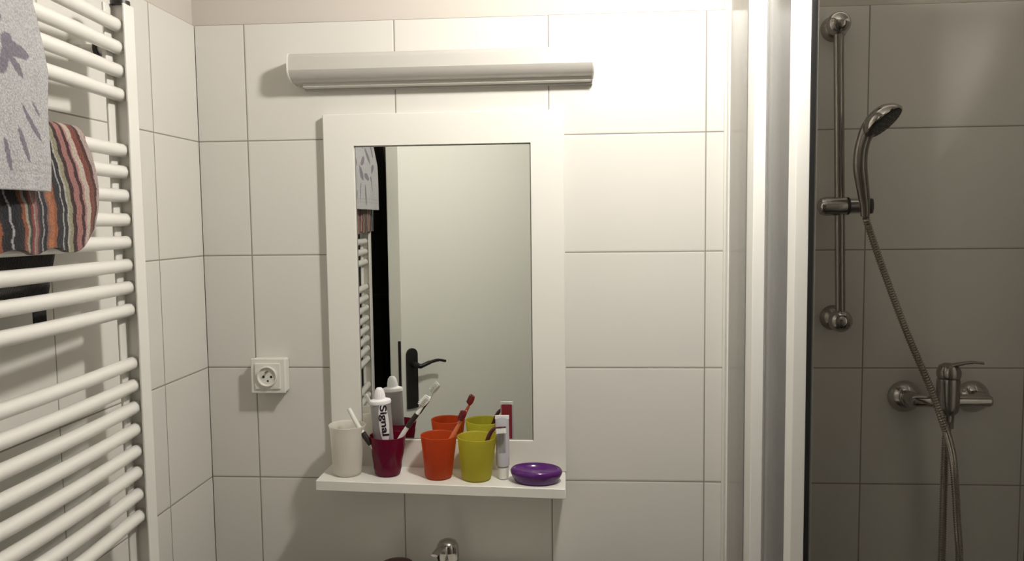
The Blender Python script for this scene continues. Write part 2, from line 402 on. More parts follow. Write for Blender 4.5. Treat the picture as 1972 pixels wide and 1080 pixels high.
LEAF = [(-0.768, 1.781, .024, .0095, -0.10), (-0.782, 1.790, .012, .008, 0.9), (-0.774, 1.762, .017, .0055, 2.35), (-0.793, 1.765, .018, .007, 1.2), (-0.790, 1.815, .010, .005, 0.6),
        (-0.752, 1.697, .026, .0036, 2.20), (-0.768, 1.668, .022, .0042, 1.95), (-0.742, 1.715, .010, .002, 2.1), (-0.795, 1.655, .02, .004, 1.8),
        (-0.86, 1.73, .030, .012, 0.8), (-0.88, 1.77, .028, .010, -0.5), (-0.92, 1.72, .03, .011, 0.2), (-0.85, 1.66, .04, .005, 1.8), (-0.90, 1.66, .035, .005, 1.5),
        (-0.95, 1.79, .03, .012, 1.0), (-1.0, 1.75, .03, .012, -0.4), (-0.98, 1.70, .03, .010, 0.9), (-0.97, 1.86, .03, .011, 0.3), (-0.90, 1.84, .03, .012, 1.2), (-0.80, 1.86, .02, .01, 0.2), (-1.03, 1.82, .03, .01, 1.5)]
def col_pale(s, v, y, z, front):
    base = (0.37, 0.365, 0.37)
    if front:
        for cy, cz, a, b, an in LEAF:
            if ell(y, z, cy, cz, a, b, an) < 1: return (0.15, 0.135, 0.165)
        if 0.0 < z-1.635 < 0.003 or 0.012 < z-1.635 < 0.014: return (0.31, 0.305, 0.31)
    return base
tag(drape('towel', 1.8914, 0.141, 0.060, 1.613, 1.73, -0.709, -1.075, col_pale, ny=190, ns=230, thick=0.006, rip=0.003, seed=2, rr=0.0165, edge=lambda v, s, L: -0.012*max(0, 1-s/L)*(1-v)),
    'pale grey-white terry towel with a purple-grey flower print hanging on the top bars', 'towel')
ST = [((.34, .27, .25), 12), ((.05, .007, .007), 8), ((.13, .045, .02), 7), ((.16, .025, .025), 6), ((.40, .34, .28), 12), ((.32, .16, .15), 4), ((.035, .008, .01), 7), ((.27, .12, .11), 12), ((.03, .009, .01), 9),
      ((.22, .21, .14), 9), ((.32, .30, .26), 4)]
ST2 = [((.008, .008, .011), 9), ((.30, .29, .29), 3), ((.007, .007, .01), 9), ((.012, .010, .012), 5), ((.22, .07, .03), 6), ((.30, .11, .05), 10), ((.16, .08, .06), 5), ((.008, .008, .016), 8), ((.26, .24, .24), 3), ((.008, .007, .012), 7),
       ((.06, .02, .02), 5), ((.20, .09, .08), 6), ((.24, .20, .17), 4), ((.17, .02, .015), 6), ((.02, .012, .01), 6), ((.24, .22, .17), 5), ((.18, .05, .02), 6), ((.010, .008, .01), 7)]  # darker cycle: own stripes plus the pale towel's shade put into colour
SB = []; acc = 0
for k in range(8):
    for c, w_ in (ST if k == 0 else ST2): SB.append((acc, acc+w_/1000.0, c)); acc += w_/1000.0
def col_str(s, v, y, z, front):
    d = v*0.545 + 0.0013*math.sin(z*210) + 0.0016*math.sin(z*47+v*9) + 0.014*max(0, (1.69-z)/0.15)**2
    for a, b, c in SB:
        if a <= d < b: return c
    return (.3, .2, .15)
def str_bottom(v):
    return 0.030*max(0, 1-v/0.09)**2 + 0.004*math.sin(v*40) 
def str_edge(v, s, L):
    t = min(1, s/L)
    return (1-v)*(0.010*math.sin(PI*t*0.9) - 0.026*(t**3))
tag(drape('towel', 1.6907, 0.115, 0.062, 1.536, 1.60, -0.578, -1.10, col_str, ny=330, ns=190, thick=0.008, rip=0.004, seed=5, bottom=str_bottom, edge=str_edge, rr=0.0185, xbar=0.0965),
    'thick terry towel with multicoloured orange, black, pink and red stripes, hanging below the pale one', 'towel')
dk = drape('cloth', 1.6173, 0.1135, 0.047, 1.600, 1.468, -0.600, -1.02, lambda s, v, y, z, f: (0.012+0.01*(math.sin(y*300)*math.sin(z*260) > .5), 0.009, 0.009), ny=60, ns=90, thick=0.003, rip=0.001, seed=9, rr=0.0135)
tag(dk, 'dark brown-black cloth hanging behind the radiator bars below the striped towel', 'cloth')
bm = NB(); box(bm, (0.0455, -0.632, 1.425), (0.0485, -0.604, 1.475), 0.001, 1); obj('strap', bm, M['robe'], dk)

# dark robe added to blacken the shaded gap behind the open door
rb = bpy.data.meshes.new('robe')
rt_ = thing('bathrobe', 'dark bathrobe hanging on the wall between radiator and white door in the mirror', 'bathrobe', (0.07, -1.45, 1.95))
bm = NB(); rows = []
for i in range(46):
    z = 2.02-1.15*i/45; row = []
    for j in range(41):
        u = j/40; y = -1.19-0.50*u; wd = 0.6+0.4*min(1, i/8)
        x = 0.012 + 0.045*math.sin(PI*u)**0.6*wd + 0.010*math.sin(u*34+0.3*math.sin(i*.2))*min(1, i/10)
        row.append(bm.verts.new((x, y, z - 0.07*(2*u-1)**2*(i < 10)*(1-i/10))))
    rows.append(row)
for i in range(45):
    for j in range(40): bm.faces.new((rows[i][j], rows[i][j+1], rows[i+1][j+1], rows[i+1][j]))
ro = obj('robe_body', bm, M['robe'], rt_, ang=60)
sm = ro.modifiers.new('solid', 'SOLIDIFY'); sm.thickness = 0.008
bm = NB(); tube(bm, catmull([(0.075, -1.21, 1.30), (0.085, -1.32, 1.285), (0.087, -1.45, 1.28), (0.078, -1.60, 1.29), (0.05, -1.68, 1.30)], 6), 0.009, 10); obj('belt', bm, M['robe'], rt_)
hk = tag(obj('wall_hook', tube(tube(NB(), [(0.0, -1.44, 2.03), (0.008, -1.44, 2.03)], 0.02, 16), [(0.0, -1.44, 2.03), (0.055, -1.44, 2.035), (0.07, -1.44, 2.06)], 0.006, 10), M['iron']),
         'dark wall hook holding the dark robe behind the door', 'hook')

# ------------------------------------------------------------ socket
sk = thing('wall_socket', 'white surface mounted wall socket on the tiles left of the mirror', 'socket', (0.1494, 0, 1.2366))
SX, SZ = 0.1494, 1.2366
bm = NB(); box(bm, (SX-.0375, -0.026, SZ-.0375), (SX+.0375, 0.0, SZ+.0375), 0.005, 3); obj('housing', bm, M['plastic_white'], sk)
bm = NB(); box(bm, (SX-.0385, -0.032, SZ-.0385), (SX+.0385, -0.027, SZ+.0385), 0.0022, 3); obj('cover_frame', bm, M['plastic_white'], sk)
bm = NB(); box(bm, (SX-.0285, -0.036, SZ-.0285), (SX+.0285, -0.031, SZ+.0285), 0.002, 2)
# round well: dish in front of the insert
o = obj('insert', bm, M['plastic_white'], sk)
bm = NB(); lathe(bm, [(0.0225, 0.0), (0.0225, 0.0055), (0.0210, 0.0065), (0.0195, 0.0060), (0.0180, 0.0012), (0.0, 0.0012)], (SX, -0.0345, SZ), (0, -1, 0), 40)
obj('socket_well', bm, M['plastic_white'], sk)
for dx, dz in ((-0.0085, 0.0), (0.0085, 0.0)):
    bm = NB(); tube(bm, [(SX+dx, -0.0352, SZ+dz-0.0012), (SX+dx, -0.0364, SZ+dz-0.0012)], 0.0028, 14); obj('contact_hole', bm, M['dark'], sk)
bm = NB(); tube(bm, [(SX, -0.0355, SZ+0.0105), (SX, -0.045, SZ+0.0105)], 0.0024, 12); obj('earth_pin', bm, M['steel'], sk)
bm = NB(); tube(bm, [(SX+.001, -0.0352, SZ-0.010), (SX+.001, -0.0364, SZ-0.010)], 0.0022, 12); obj('screw', bm, M['dark'], sk)

# ------------------------------------------------------------ strip light above the mirror (off)
sl = thing('strip_light', 'long white strip light fitting, switched off, on the tiles above the mirror', 'wall light', (0.545, 0, 1.88))
bm = NB(); prism(bm, [(-0.004, 1.856), (-0.030, 1.858), (-0.030, 1.915), (-0.004, 1.915)], 0.247, 0.858); obj('back_plate', bm, M['plastic_white'], sl)
prof = [(0.0, 1.921), (-0.052, 1.922)]
prof = [(-0.010, 1.922)] + [(-0.052-0.012*math.sin(a), 1.910+0.012*math.cos(a)) for a in [PI/2*k/6 for k in range(7)]]
prof += [(-0.066, 1.887), (-0.062, 1.879), (-0.054, 1.871), (-0.044, 1.866), (-0.010, 1.864)]
bm = NB(); prism(bm, prof, 0.2275, 0.8600); obj('diffuser', bm, M['diffuser'], sl, ang=25)
for x0, x1 in ((0.2255, 0.2285), (0.8590, 0.8620)):
    bm = NB(); prism(bm, [(y-0.0012 if y < -0.02 else y, 1.893+(z-1.893)*1.03) for y, z in prof], x0, x1); obj('end_cap', bm, M['plastic_white'], sl)
bm = NB(); prism(bm, [(0.0, 1.853), (-0.012, 1.853), (-0.012, 1.915), (0, 1.915)], 0.245, 0.860); obj('wall_plate', bm, M['diffuser_low'], sl)

# ------------------------------------------------------------ mirror with shelf
mi = thing('mirror', 'rectangular wall mirror in a wide white lacquered frame with a narrow shelf below', 'mirror', (0.542, 0, 1.40))
FX0, FX1, FZ0, FZ1 = 0.2840, 0.8003, 1.0260, 1.8005
GX0, GX1, GZ0, GZ1 = 0.3515, 0.7286, 1.0945, 1.7320
bm = NB()
def ring(y, x0, x1, z0, z1): return [bm.verts.new((x, y, z)) for x, z in ((x0, z0), (x1, z0), (x1, z1), (x0, z1))]
a = ring(0.0, FX0, FX1, FZ0, FZ1); b = ring(-0.020, FX0, FX1, FZ0, FZ1)
b2 = ring(-0.022, FX0+.002, FX1-.002, FZ0+.002, FZ1-.002); c_ = ring(-0.022, GX0-.001, GX1+.001, GZ0-.001, GZ1+.001)
d_ = ring(-0.0145, GX0, GX1, GZ0, GZ1); e = ring(0.0, GX0, GX1, GZ0, GZ1)
for P, Q in ((a, b), (b, b2), (b2, c_), (c_, d_), (d_, e), (e, a)):
    for i in range(4): bm.faces.new((P[i], P[(i+1) % 4], Q[(i+1) % 4], Q[i]))
obj('frame', bm, M['lacquer'], mi, ang=20)
bm = NB(); box(bm, (GX0+.0003, -0.0150, GZ0+.0003), (GX1-.0003, -0.010, GZ1-.0003)); obj('mirror_glass', bm, M['mirror'], mi)
bm = NB()
for lo, hi in (((GX0, -.0160, GZ0), (GX0+.0016, -.0150, GZ1)), ((GX1-.0016, -.0160, GZ0), (GX1, -.0150, GZ1)), ((GX0, -.0160, GZ0), (GX1, -.0150, GZ0+.0016)), ((GX0, -.0160, GZ1-.0016), (GX1, -.0150, GZ1))): box(bm, lo, hi)
obj('edge_seal', bm, M['alu_grey'], mi)
def shz(x): return 1.0372 - 0.0120*(x-0.281)/0.5175          # the shelf hangs slightly lower on its right
SHZ = 1.0352
bm = NB(); box(bm, (0.2810, -0.130, 1.0162), (0.7985, 0.0, 1.0372), 0.0012, 1)
for v in bm.verts: v.co.z += shz(v.co.x) - 1.0372
obj('shelf', bm, M['lacquer'], mi)

# ------------------------------------------------------------ tumblers
def tumbler(label, x, y, rb_, rt2, h, mt, flare=0.0, facets=False):
    t = 0.0016; seg = 72
    prof_o = []; n = 26
    for i in range(n+1):
        u = i/n; r = rb_+(rt2-rb_)*u**1.15 + flare*max(0, u-.9)*10*0.1
        if u < 0.06: r -= 0.004*(1-u/0.06)**2
        prof_o.append((r, h*u))
    prof = [(0, 0.0)] + prof_o + [(prof_o[-1][0]-t*.5, h+0.0006)] + [(r-t, max(z, 0.003)) for r, z in reversed(prof_o)] + [(0, 0.003)]
    bm = NB(); lathe(bm, prof, (0, 0, 0), seg=seg)
    if facets:
        for v in bm.verts:
            r = math.hypot(v.co.x, v.co.y)
            if r > rb_*0.8 and 0.12 < v.co.z/h < 0.8:
                a = math.atan2(v.co.y, v.co.x)*6/PI; z = v.co.z/h*3.2
                d = max(abs(((a+z) % 2)-1), abs(((a-z) % 2)-1)); k = 1+0.07*(d-.5); v.co.x *= k; v.co.y *= k
    o = obj('tumbler', bm, mt, ang=50); o.location = (x, y, shz(x)+0.0004); o.rotation_euler.y = 0.0232
    return tag(o, label, 'tumbler')
tumbler('frosted white plastic tumbler at the left end of the shelf, empty', 0.3345, -0.080, 0.0300, 0.0370, 0.106, M['cup_white'], 0.02)
tumbler('dark magenta plastic tumbler holding a toothpaste tube and two white toothbrushes', 0.4200, -0.073, 0.0270, 0.0385, 0.084, M['cup_magenta'], 0.0, True)
tumbler('orange plastic tumbler on the shelf with a red toothbrush', 0.5305, -0.080, 0.0285, 0.0385, 0.090, M['cup_orange'])
tumbler('yellow-green plastic tumbler on the shelf with a dark bent toothbrush', 0.6115, -0.082, 0.0310, 0.0415, 0.090, M['cup_yellow'])

# ------------------------------------------------------------ toothpaste tubes
def tube_surface(L, aw, ab, ra, rb2):
    """cross-section half axes along the tube: crimp (aw, ab) at t=0 to shoulder (ra, rb2) at t=1"""
    def f(t, ang, off=0.0):
        k = min(1, t*1.15)**0.75
        a = aw+(ra-aw)*t**1.3; b = ab+(rb2-ab)*k
        return Vector(((a+off)*math.cos(ang), (b+off)*math.sin(ang), L*t))
    return f
def paste_tube(name, label, M4, L, aw, ab, ra, rb2, body_m, cap_r, cap_h, cap_m, lab=None, text=None, red=False, shoulder=False):
    root = thing(name, label, 'toothpaste tube', tuple(M4.translation))
    f = tube_surface(L, aw, ab, ra, rb2)
    def fin(n, bm, mt, **k):
        bmesh.ops.transform(bm, matrix=M4, verts=bm.verts); return obj(n, bm, mt, root, **k)
    bm = NB(); n, s = 26, 48; rings = []
    for i in range(n+1): rings.append([bm.verts.new(f(i/n, 2*PI*k/s)) for k in range(s)])
    for q in (0.75, 0.45): rings.append([bm.verts.new(Vector((f(1, 2*PI*k/s).x*q, f(1, 2*PI*k/s).y*q, L+0.006*(1-q)/0.55))) for k in range(s)])
    for i in range(len(rings)-1):
        for k in range(s): bm.faces.new((rings[i][k], rings[i][(k+1) % s], rings[i+1][(k+1) % s], rings[i+1][k]))
    bm.faces.new(rings[0]); bm.faces.new(rings[-1][::-1])
    fin('tube_body', bm, body_m)
    if shoulder:
        bm = NB(); lathe(bm, [(ra+.0012, -.004), (ra+.0016, 0), (ra+.0004, .003), (cap_r*1.05, .0065), (0, .0065), (0, -.004)], (0, 0, L-.001), seg=44, sy=rb2/ra); fin('shoulder', bm, M['label_white'])
    bm = NB(); box(bm, (-aw-.0003, -ab-.0008, -0.001), (aw+.0003, ab+.0008, 0.007), 0.0004, 1); fin('crimp', bm, M['label_white'])
    bm = NB(); seg = 36; pr = [(0, 0), (cap_r*1.0, 0), (cap_r, cap_h*.35), (cap_r*.78, cap_h*.80), (cap_r*.45, cap_h), (0, cap_h)] if shoulder else [(0, 0), (cap_r*1.0, 0), (cap_r, cap_h*.35), (cap_r*.88, cap_h*.96), (cap_r*.8, cap_h), (0, cap_h)]
    lathe(bm, pr, (0, 0, L+0.004), seg=seg)
    for i, v in enumerate(bm.verts):
        a = math.atan2(v.co.y, v.co.x)
        if math.hypot(v.co.x, v.co.y) > cap_r*.6: k = 1+.03*math.cos(a*18); v.co.x *= k; v.co.y *= k
    fin('cap', bm, cap_m)
    if lab:
        t0, t1, a0, a1, mt, oval = lab
        bm = NB(); n = 24; g = []
        for i in range(n+1):
            u = i/n; row = []
            wdt = math.sin(PI*min(max(u, .0), 1))**0.35 if oval else 1
            for j in range(n+1):
                v = (j/n-.5)*wdt; ang = -PI/2 + (a0+a1)/2 + v*(a1-a0)
                row.append(bm.verts.new(f(t0+(t1-t0)*u, ang, 0.0005)))
            g.append(row)
        for i in range(n):
            for j in range(n): bm.faces.new((g[i][j], g[i][j+1], g[i+1][j+1], g[i+1][j]))
        bmesh.ops.remove_doubles(bm, verts=bm.verts, dist=1e-6)
        fin('label_panel', bm, mt)
    if red:
        bm = NB(); n = 20; g = [[bm.verts.new(f(.05+.9*i/n, PI/2-0.9+1.8*j/n, 0.0005)) for j in range(n+1)] for i in range(n+1)]
        for i in range(n):
            for j in range(n): bm.faces.new((g[i][j], g[i][j+1], g[i+1][j+1], g[i+1][j]))
        fin('back_label', bm, M['label_red'])
    if text:
        txt, t0, t1, ac, hgt = text
        cu = bpy.data.curves.new('t', 'FONT'); cu.body = txt; cu.size = 1; cu.offset = 0.025
        to = bpy.data.objects.new('t', cu); C.objects.link(to); bpy.context.view_layer.update()
        me = to.to_mesh().copy(); xs = [v.co.x for v in me.vertices]; ys = [v.co.y for v in me.vertices]
        bm = NB(); bm.from_mesh(me); C.objects.unlink(to); bpy.data.objects.remove(to)
        bmesh.ops.triangulate(bm, faces=bm.faces)
        bmesh.ops.subdivide_edges(bm, edges=bm.edges, cuts=1)
        x0, x1 = min(xs), max(xs)
        for v in bm.verts:
            u = (v.co.x-x0)/(x1-x0); w_ = (v.co.y-0.28)*hgt       # reading direction runs from cap down; letter tops to the right
            p = f(t1+(t0-t1)*u, -PI/2+ac, 0.0011); v.co = Vector((p.x + w_, f(t1+(t0-t1)*u, -PI/2+ac+w_/0.03, 0.0011).y, p.z))
        fin('lettering', bm, M['ink'], smooth=False)
    return root
def place(base, direction, spin=0.0):
    d = Vector(direction).normalized(); q = Vector((0, 0, 1)).rotation_difference(d)
    return Matrix.Translation(base) @ q.to_matrix().to_4x4() @ Matrix.Rotation(spin, 4, 'Z')
paste_tube('toothpaste_tube', 'silver toothpaste tube with white oval label and white cap, standing in the magenta tumbler',
           place((0.4160, -0.071, SHZ+0.012), (-0.055, -0.03, 1), 0.12), 0.146, 0.0215, 0.0015, 0.0215, 0.0185, M['tube_silver'], 0.0115, 0.024, M['label_white'],
           lab=(0.40, 1.0, -0.22, 0.80, M['label_white'], True), text=('Signal', 0.50, 0.96, 0.28, 0.019), shoulder=True)
paste_tube('toothpaste_tube', 'slim pale tube standing upside down on its white cap beside the yellow-green tumbler',
           place((0.6665, -0.078, shz(0.668)+0.1345), (0.010, 0.0, -1), 0.0), 0.105, 0.0145, 0.0012, 0.0138, 0.0125, M['tube_pale'], 0.0115, 0.0245, M['plastic_white'],
           lab=(0.30, 0.72, -0.5, 0.5, M['tube_silver'], False), red=True)

# ------------------------------------------------------------ toothbrushes
def brush(label, pts, radii, hm, head_c, head_d, head_n, head_m, br_m, grip=None, hl=0.024):
    root = thing('toothbrush', label, 'toothbrush', tuple(pts[0]))
    bm = NB(); cp = catmull(pts, 6); n = len(cp)
    rr = [radii[min(int(i/(n-1)*(len(radii)-1)), len(radii)-2)]*(1-((i/(n-1)*(len(radii)-1)) % 1)) + radii[min(int(i/(n-1)*(len(radii)-1))+1, len(radii)-1)]*((i/(n-1)*(len(radii)-1)) % 1) for i in range(n)]
    rr[-1] = radii[-1]
    tube(bm, cp, rr, 14); obj('handle', bm, hm, root)
    if grip:
        g0, g1, gm = grip; bm = NB(); k0, k1 = int(g0*(n-1)), int(g1*(n-1))
        tube(bm, cp[k0:k1+1], [r+0.0007 for r in rr[k0:k1+1]], 14); obj('grip', bm, gm, root)
    if head_c is not None:
        d = Vector(head_d).normalized(); nn = Vector(head_n); nn = (nn - nn.dot(d)*d).normalized(); s = d.cross(nn)
        mm = Matrix((s, nn, d)).transposed().to_4x4(); mm.translation = Vector(head_c)
        bm = NB(); lathe(bm, [(0, -.0018), (0.85, -.0018), (1, 0), (0.85, .0018), (0, .0018)], (0, 0, 0), (0, 1, 0), 28)
        for v in bm.verts: v.co.x *= 0.0058; v.co.z *= hl/2; 
        bmesh.ops.transform(bm, matrix=mm, verts=bm.verts); h = obj('head', bm, head_m, root)
        bm = NB()
        for i in range(9):
            for j in range(4):
                z = (i-4)/4*hl*0.40; x = (j-1.5)*0.0024
                if (x/0.0055)**2+(z/(hl*.46))**2 < 1: tube(bm, [(x, .0015, z), (x*1.05, .0115+.0008*((i+j) % 2), z)], 0.0011, 6)
        bmesh.ops.transform(bm, matrix=mm, verts=bm.verts); obj('bristles', bm, br_m, h)
    return root
B = SHZ+0.0035
brush('white toothbrush leaning left, handle end up, in the magenta tumbler', [(0.431, -0.066, B+.004), (0.400, -0.084, 1.086), (0.366, -0.086, 1.135), (0.342, -0.083, 1.178)],
      [.0035, .0045, .0055, .0050, .0045], M['brush_white'], None, None, None, None, None, grip=(0.45, 0.66, M['brush_dark']))
brush('white toothbrush with black grip, bristles up, leaning right in the magenta tumbler', [(0.405, -0.060, B+.004), (0.435, -0.074, 1.090), (0.462, -0.078, 1.132), (0.484, -0.078, 1.162), (0.499, -0.077, 1.182)],
      [.0045, .0052, .0050, .0048, .0028], M['brush_white'], (0.5065, -0.077, 1.1915), (0.72, 0, 0.8), (-0.55, -0.55, 0.5), M['brush_white'], M['bristle'], grip=(0.55, 0.82, M['brush_dark']), hl=0.030)
brush('red toothbrush with orange handle leaning right in the orange tumbler', [(0.513, -0.068, B+.004), (0.540, -0.084, 1.080), (0.560, -0.088, 1.116), (0.5735, -0.086, 1.140), (0.581, -0.084, 1.153)],
      [.0045, .0052, .0050, .0042, .0028], M['brush_orange'], (0.5865, -0.083, 1.1640), (0.45, 0, 0.9), (-0.5, -0.8, 0.2), M['brush_red'], M['bristle_red'], hl=0.026)
brush('dark toothbrush with bent neck leaning right in the yellow-green tumbler', [(0.598, -0.090, B+.004), (0.620, -0.094, 1.078), (0.6335, -0.096, 1.106), (0.641, -0.096, 1.126), (0.648, -0.096, 1.137), (0.655, -0.096, 1.1415)],
      [.0045, .0052, .0048, .0040, .0034], M['brush_maroon'], (0.6650, -0.097, 1.1425), (0.98, 0, 0.1), (0.1, -0.3, -0.9), M['brush_maroon'], M['bristle'], hl=0.024)

# ------------------------------------------------------------ soap dish
sd = thing('soap_dish', 'glossy purple oval soap dish at the right end of the shelf', 'soap dish', (0.7372, -0.089, SHZ))
tl = Matrix.Translation((0.7372, -0.089, shz(0.7372)+0.0010)) @ Matrix.Rotation(0.0232, 4, 'Y') @ Matrix.Diagonal((1, 1.10, 1.25, 1))
bm = NB(); lathe(bm, [(0, 0.0), (.040, 0.0), (.0435, 0.0008), (.0465, .0030), (.0480, .0060), (.0490, .0070), (.0525, .0125), (.0535, .0150), (.0525, .0158), (.049, .0152), (.040, .010), (0, .009)], (0, 0, 0), seg=72, sy=0.66)
bmesh.ops.transform(bm, matrix=tl, verts=bm.verts); obj('dish', bm, M['purple'], sd)
bm = NB(); lathe(bm, [(.0515, .0150), (.0540, .0160), (.0540, .0185), (.0520, .0215), (.0490, .0228), (.0475, .0215), (.0440, .0222), (.0420, .0195), (.036, .0165), (0, .0160), (0, .0150)], (0, 0, 0), seg=72, sy=0.66)
bmesh.ops.transform(bm, matrix=tl, verts=bm.verts); obj('draining_insert', bm, M['purple'], sd)

# ------------------------------------------------------------ washbasin, tap, maroon cup (only their tops reach the frame)
BZ = 0.80
wbn = thing('washbasin', 'white wall hung washbasin below the mirror shelf, under the lower edge of the photo', 'washbasin', (0.56, 0, 0.62))
bm = NB(); pr = [(0, -0.16), (0.08, -0.16), (0.20, -0.11), (0.255, -0.03), (0.262, -0.006), (0.256, 0.0), (0.238, -0.004), (0.20, -0.05), (0.12, -0.11), (0, -0.125)]
lathe(bm, pr, (0.56, -0.225, BZ), seg=64, sy=0.80); obj('bowl', bm, M['porcelain'], wbn)
bm = NB(); box(bm, (0.34, -0.135, BZ-0.07), (0.78, -0.0005, BZ), 0.010, 3); obj('tap_ledge', bm, M['porcelain'], wbn)
tp = thing('basin_tap', 'chrome single lever basin tap standing below the shelf at the bottom edge', 'tap', (0.551, -0.075, BZ))
tx, ty = 0.5500, -0.098
bm = NB(); lathe(bm, [(0, 0), (.027, 0), (.027, .004), (.0235, .010), (.0225, .05), (.0225, .062), (0, .062)], (tx, ty, BZ), seg=40); obj('body', bm, M['chrome'], tp)
bm = NB(); lathe(bm, [(0, .063), (.0232, .063), (.0240, .068), (.0240, .080), (.0225, .091), (.0175, .099), (.009, .1030), (0, .1040)], (tx, ty, BZ), seg=40); hb = obj('lever_cap', bm, M['chrome'], tp)
bm = NB(); tube(bm, catmull([(tx-.004, ty-.010, BZ+.096), (tx-.010, ty-.026, BZ+.097), (tx-.015, ty-.042, BZ+.095), (tx-.019, ty-.056, BZ+.092)], 6), 0.0075, 14, flat=(1, .42)); obj('lever', bm, M['chrome'], hb)
bm = NB(); tube(bm, catmull([(tx, ty-.015, BZ+.045), (tx, ty-.06, BZ+.055), (tx, ty-.10, BZ+.048), (tx, ty-.108, BZ+.036)], 6), 0.0115, 16); obj('spout', bm, M['chrome'], tp)
bm = NB(); lathe(bm, [(0, 0), (.030, 0), (.032, .003), (.0355, .040), (.0365, .0435), (.0345, .0465), (.026, .0480), (0, .0485)], (0.4400, -0.096, BZ+.0002), seg=48)
tag(obj('lidded_jar', bm, M['maroon']), 'dark maroon round lidded jar on the basin left of the tap, only its top showing', 'jar')

# ------------------------------------------------------------ shower rail, handset, hose, mixer
sr = thing('shower_rail', 'vertical chrome shower rail with round end mounts inside the shower', 'shower rail', (1.352, -0.05, 1.36))
rT, rB = Vector((1.3465, -0.052, 1.952)), Vector((1.3610, -0.052, 1.357))
bm = NB(); tube(bm, [rB, rT], 0.0098, 20); obj('rail_tube', bm, M['chrome_dark'], sr)
for c, wx in ((rT, 1.353), (rB, 1.3615)):
    bm = NB(); lathe(bm, [(0, 0), (.0255, 0), (.0265, .003), (.0255, .009), (.019, .018), (.012, .024), (0, .024)], (wx, 0, c.z+.001), (0, -1, 0), 32)
    tube(bm, [(wx, -0.018, c.z), (c.x, -0.045, c.z)], 0.012, 20); obj('wall_mount', bm, M['chrome_dark'], sr)
    bm = NB(); bmesh.ops.create_uvsphere(bm, u_segments=32, v_segments=18, radius=0.0235); bmesh.ops.translate(bm, vec=c, verts=bm.verts); obj('ball_end', bm, M['chrome'], sr)
zc = 1.5905; cx = rB.x + (rT.x-rB.x)*(zc-rB.z)/(rT.z-rB.z)
bm = NB(); lathe(bm, [(0, -.043), (.008, -.0425), (.0145, -.038), (.0172, -.029), (.0172, .010), (.0160, .012), (0, .012)], (cx, -0.052, zc), (1, 0, 0), 28)
for v in bm.verts: v.co.z = zc + (v.co.z-zc)*1.12; v.co.y = -0.052 + (v.co.y+0.052)*1.05
obj('slider', bm, M['chrome'], sr)
bm = NB(); tube(bm, [(cx+.012, -0.054, zc), (cx+.016, -0.054, zc)], 0.0178, 28); obj('slider_ring', bm, M['rubber'], sr)
bm = NB(); tube(bm, [(cx+.016, -0.054, zc), (cx+.036, -0.066, zc), (cx+.048, -0.074, zc)], [.0152, .0152, .0138], 24); obj('handset_holder', bm, M['chrome'], sr)
bm = NB(); tube(bm, [(cx+.048, -0.074, zc-.001), (cx+.055, -0.0782, zc-.001)], [.0165, .0145], 24); obj('holder_cap', bm, M['rubber'], sr)

hs = thing('shower_handset', 'chrome shower handset with round dark spray face in the rail holder', 'shower head', (1.392, -0.09, 1.60))
bm = NB()
hp = catmull([(1.3945, -0.083, 1.570), (1.3925, -0.086, 1.592), (1.3855, -0.092, 1.625), (1.3775, -0.099, 1.665), (1.3770, -0.105, 1.700), (1.3840, -0.110, 1.730), (1.3960, -0.116, 1.752)], 8)
n = len(hp); rr = []
for i in range(n):
    u = i/(n-1); rr.append(0.0085 + 0.0045*min(1, u*2.2) + 0.0040*max(0, u-.75)*4)
tube(bm, hp, rr, 22); obj('handle', bm, M['chrome_dark'], hs)
nrm = Vector((0.52, -0.42, -0.74)).normalized(); hc = Vector((1.4075, -0.128, 1.7490))
bm = NB(); lathe(bm, [(0, -.026), (.014, -.0255), (.026, -.021), (.036, -.012), (.0405, -.003), (.0415, .002), (.040, .004), (0, .004)], hc, nrm, 44); obj('head_shell', bm, M['chrome'], hs)
bm = NB(); lathe(bm, [(0, .0030), (.0375, .0030), (.0375, .0050), (.0350, .0062), (0, .0068)], hc, nrm, 44); sp_ = obj('spray_face', bm, M['rubber'], hs)
bm = NB(); ax, ay = frame_of(nrm)
for rr_, k_ in ((.010, 6), (.019, 12), (.028, 18)):
    for k in range(k_):
        p = hc + nrm*0.0062 + rr_*(math.cos(2*PI*k/k_)*ax + math.sin(2*PI*k/k_)*ay); tube(bm, [p, p+nrm*0.0016], 0.0011, 6)
obj('nozzles', bm, M['alu_grey'], sp_)

HP = [(1.3945, -0.083, 1.573), (1.4000, -0.0845, 1.552), (1.4300, -0.088, 1.4625), (1.4755, -0.095, 1.3384), (1.5148, -0.112, 1.2329), (1.5384, -0.118, 1.1655), (1.5640, -0.098, 1.110), (1.5810, -0.080, 1.055),
      (1.5965, -0.066, 0.9473), (1.6085, -0.055, 0.8574), (1.6110, -0.05, 0.72), (1.600, -0.05, 0.60), (1.588, -0.05, 0.565), (1.578, -0.05, 0.60), (1.5735, -0.05, 0.75),
      (1.5732, -0.055, 0.8567), (1.5710, -0.060, 0.9997), (1.5680, -0.068, 1.099), (1.5655, -0.080, 1.150)]
cp = catmull(HP, 60)
# resample evenly, ribbed radius
pts = [cp[0]]; step = 0.0026; accd = 0
for a, b in zip(cp, cp[1:]):
    d = (b-a).length; pos = step-accd
    while pos <= d: pts.append(a+(b-a)*(pos/d)); pos += step
    accd = d-(pos-step)
bm = NB(); tube(bm, pts, [0.0078 if i % 2 else 0.0054 for i in range(len(pts))], 12)
tag(obj('shower_hose', bm, M['hose'], ang=80), 'ribbed metal shower hose running from handset down in front of the mixer tap', 'hose')

